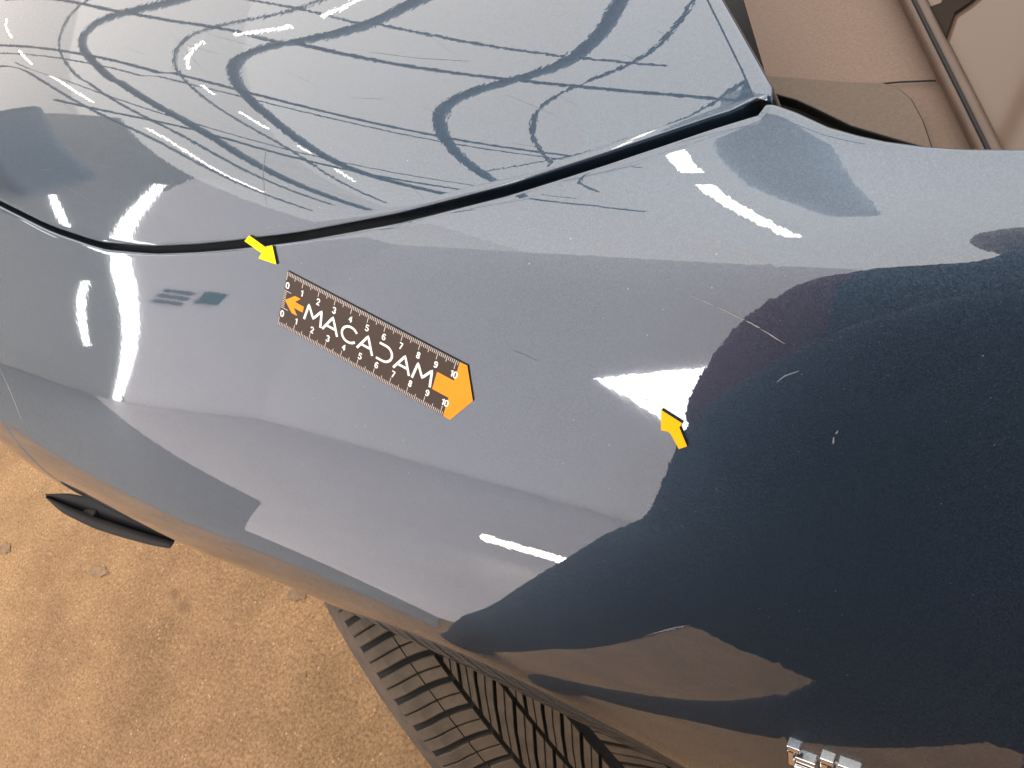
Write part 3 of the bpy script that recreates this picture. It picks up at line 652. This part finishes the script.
m = MB(); n = 14
for z, rx in ((.60, .36), (.75, .352), (.92, .345), (1.02, .31)):
    m.v += [(-.055+rx*math.cos(math.radians(q)), -.47+(rx*.53)*math.sin(math.radians(q)), z) for q in np.linspace(15, 78, n)]
m.f = [(j*n+k, j*n+k+1, (j+1)*n+k+1, (j+1)*n+k) for j in range(3) for k in range(n-1)]; m.m = [0]*len(m.f)
fp = m.build('jacket_flap', M['maroon'], pe, True); so_ = fp.modifiers.new('solid', 'SOLIDIFY'); so_.thickness = .006
hl = CAM+rt*.030-fw*.04+dn*.06; hr = CAM+rt*.155-fw*.03+dn*.02
def arm(sh_, el, hd):
    skin_fig('sleeve', [(*sh_, .075), (*(np.array(sh_)*.5+np.array(el)*.5), .066), (*el, .056)], [(0, 1), (1, 2)], M['maroon'], pe)
    skin_fig('forearm_sleeve', [(*(np.array(el)*.96+np.array(hd)*.04), .054), (*(np.array(el)*.5+hd*.5), .045), (*(np.array(el)*.15+hd*.85), .036)], [(0, 1), (1, 2)], M['navy'], pe)
arm((-.18, -.41, 1.38), (-.285, -.35, .93), hl); arm((.16, -.41, 1.38), (.25, -.30, 1.14), hr)
for hd, sd in ((hl, -1), (hr, 1)):
    V = [(*(hd-fw*.03+rt*sd*.02), .026), (*(hd-rt*sd*.004), .030)]; E_ = [(0, 1)]
    for k in range(4):
        b = hd+dn*(-.03+.02*k)-rt*sd*.005; V += [(*b, .0095), (*(b+fw*.020-rt*sd*.006), .009), (*(b+fw*.016-rt*sd*(.022+.004*(k == 1))), .008)]; n_ = len(V); E_ += [(1, n_-3), (n_-3, n_-2), (n_-2, n_-1)]
    b = hd-fw*.012-rt*sd*.012+dn*-.02; V += [(*b, .011), (*(b-rt*sd*.028), .009)]; n_ = len(V); E_ += [(1, n_-2), (n_-2, n_-1)]
    skin_fig('gloved_hand', V, E_, M['navy'], pe)
hdv = []
bm = bmesh.new(); bmesh.ops.create_uvsphere(bm, u_segments=32, v_segments=24, radius=1)
for q in bm.verts:
    x, y, z = q.co; f_ = 1-.18*max(0, -z)
    y2 = y+(.16*math.exp(-((x/.16)**2+((z+.12)/.2)**2)) if y > .5 else 0)
    q.co = Vector((-.05+x*.078*f_, -.36+y2*.098, 1.645+z*.122))
me = bpy.data.meshes.new('head'); bm.to_mesh(me); bm.free(); me.materials.append(M['skin']); me.materials.append(M['hair'])
for p in me.polygons: p.use_smooth = True; p.material_index = 1 if (p.center.z > 1.70 or (p.center.y < -.37 and p.center.z > 1.6)) else 0
o = bpy.data.objects.new('head', me); COL.objects.link(o); o.parent = pe; o.matrix_parent_inverse = Matrix.Translation(-pe.location)
pc = CAM-fw*.009; m = MB(); B = Matrix(((rt[0], -dn[0], -fw[0], pc[0]), (rt[1], -dn[1], -fw[1], pc[1]), (rt[2], -dn[2], -fw[2], pc[2]), (0, 0, 0, 1)))
m.box((-.006, -.060, -.004), (.150, .012, .004), 0, B); bevel(tag(m.build('phone', M['phone']), 'black phone held up by the person above the wing', 'phone'), .003)
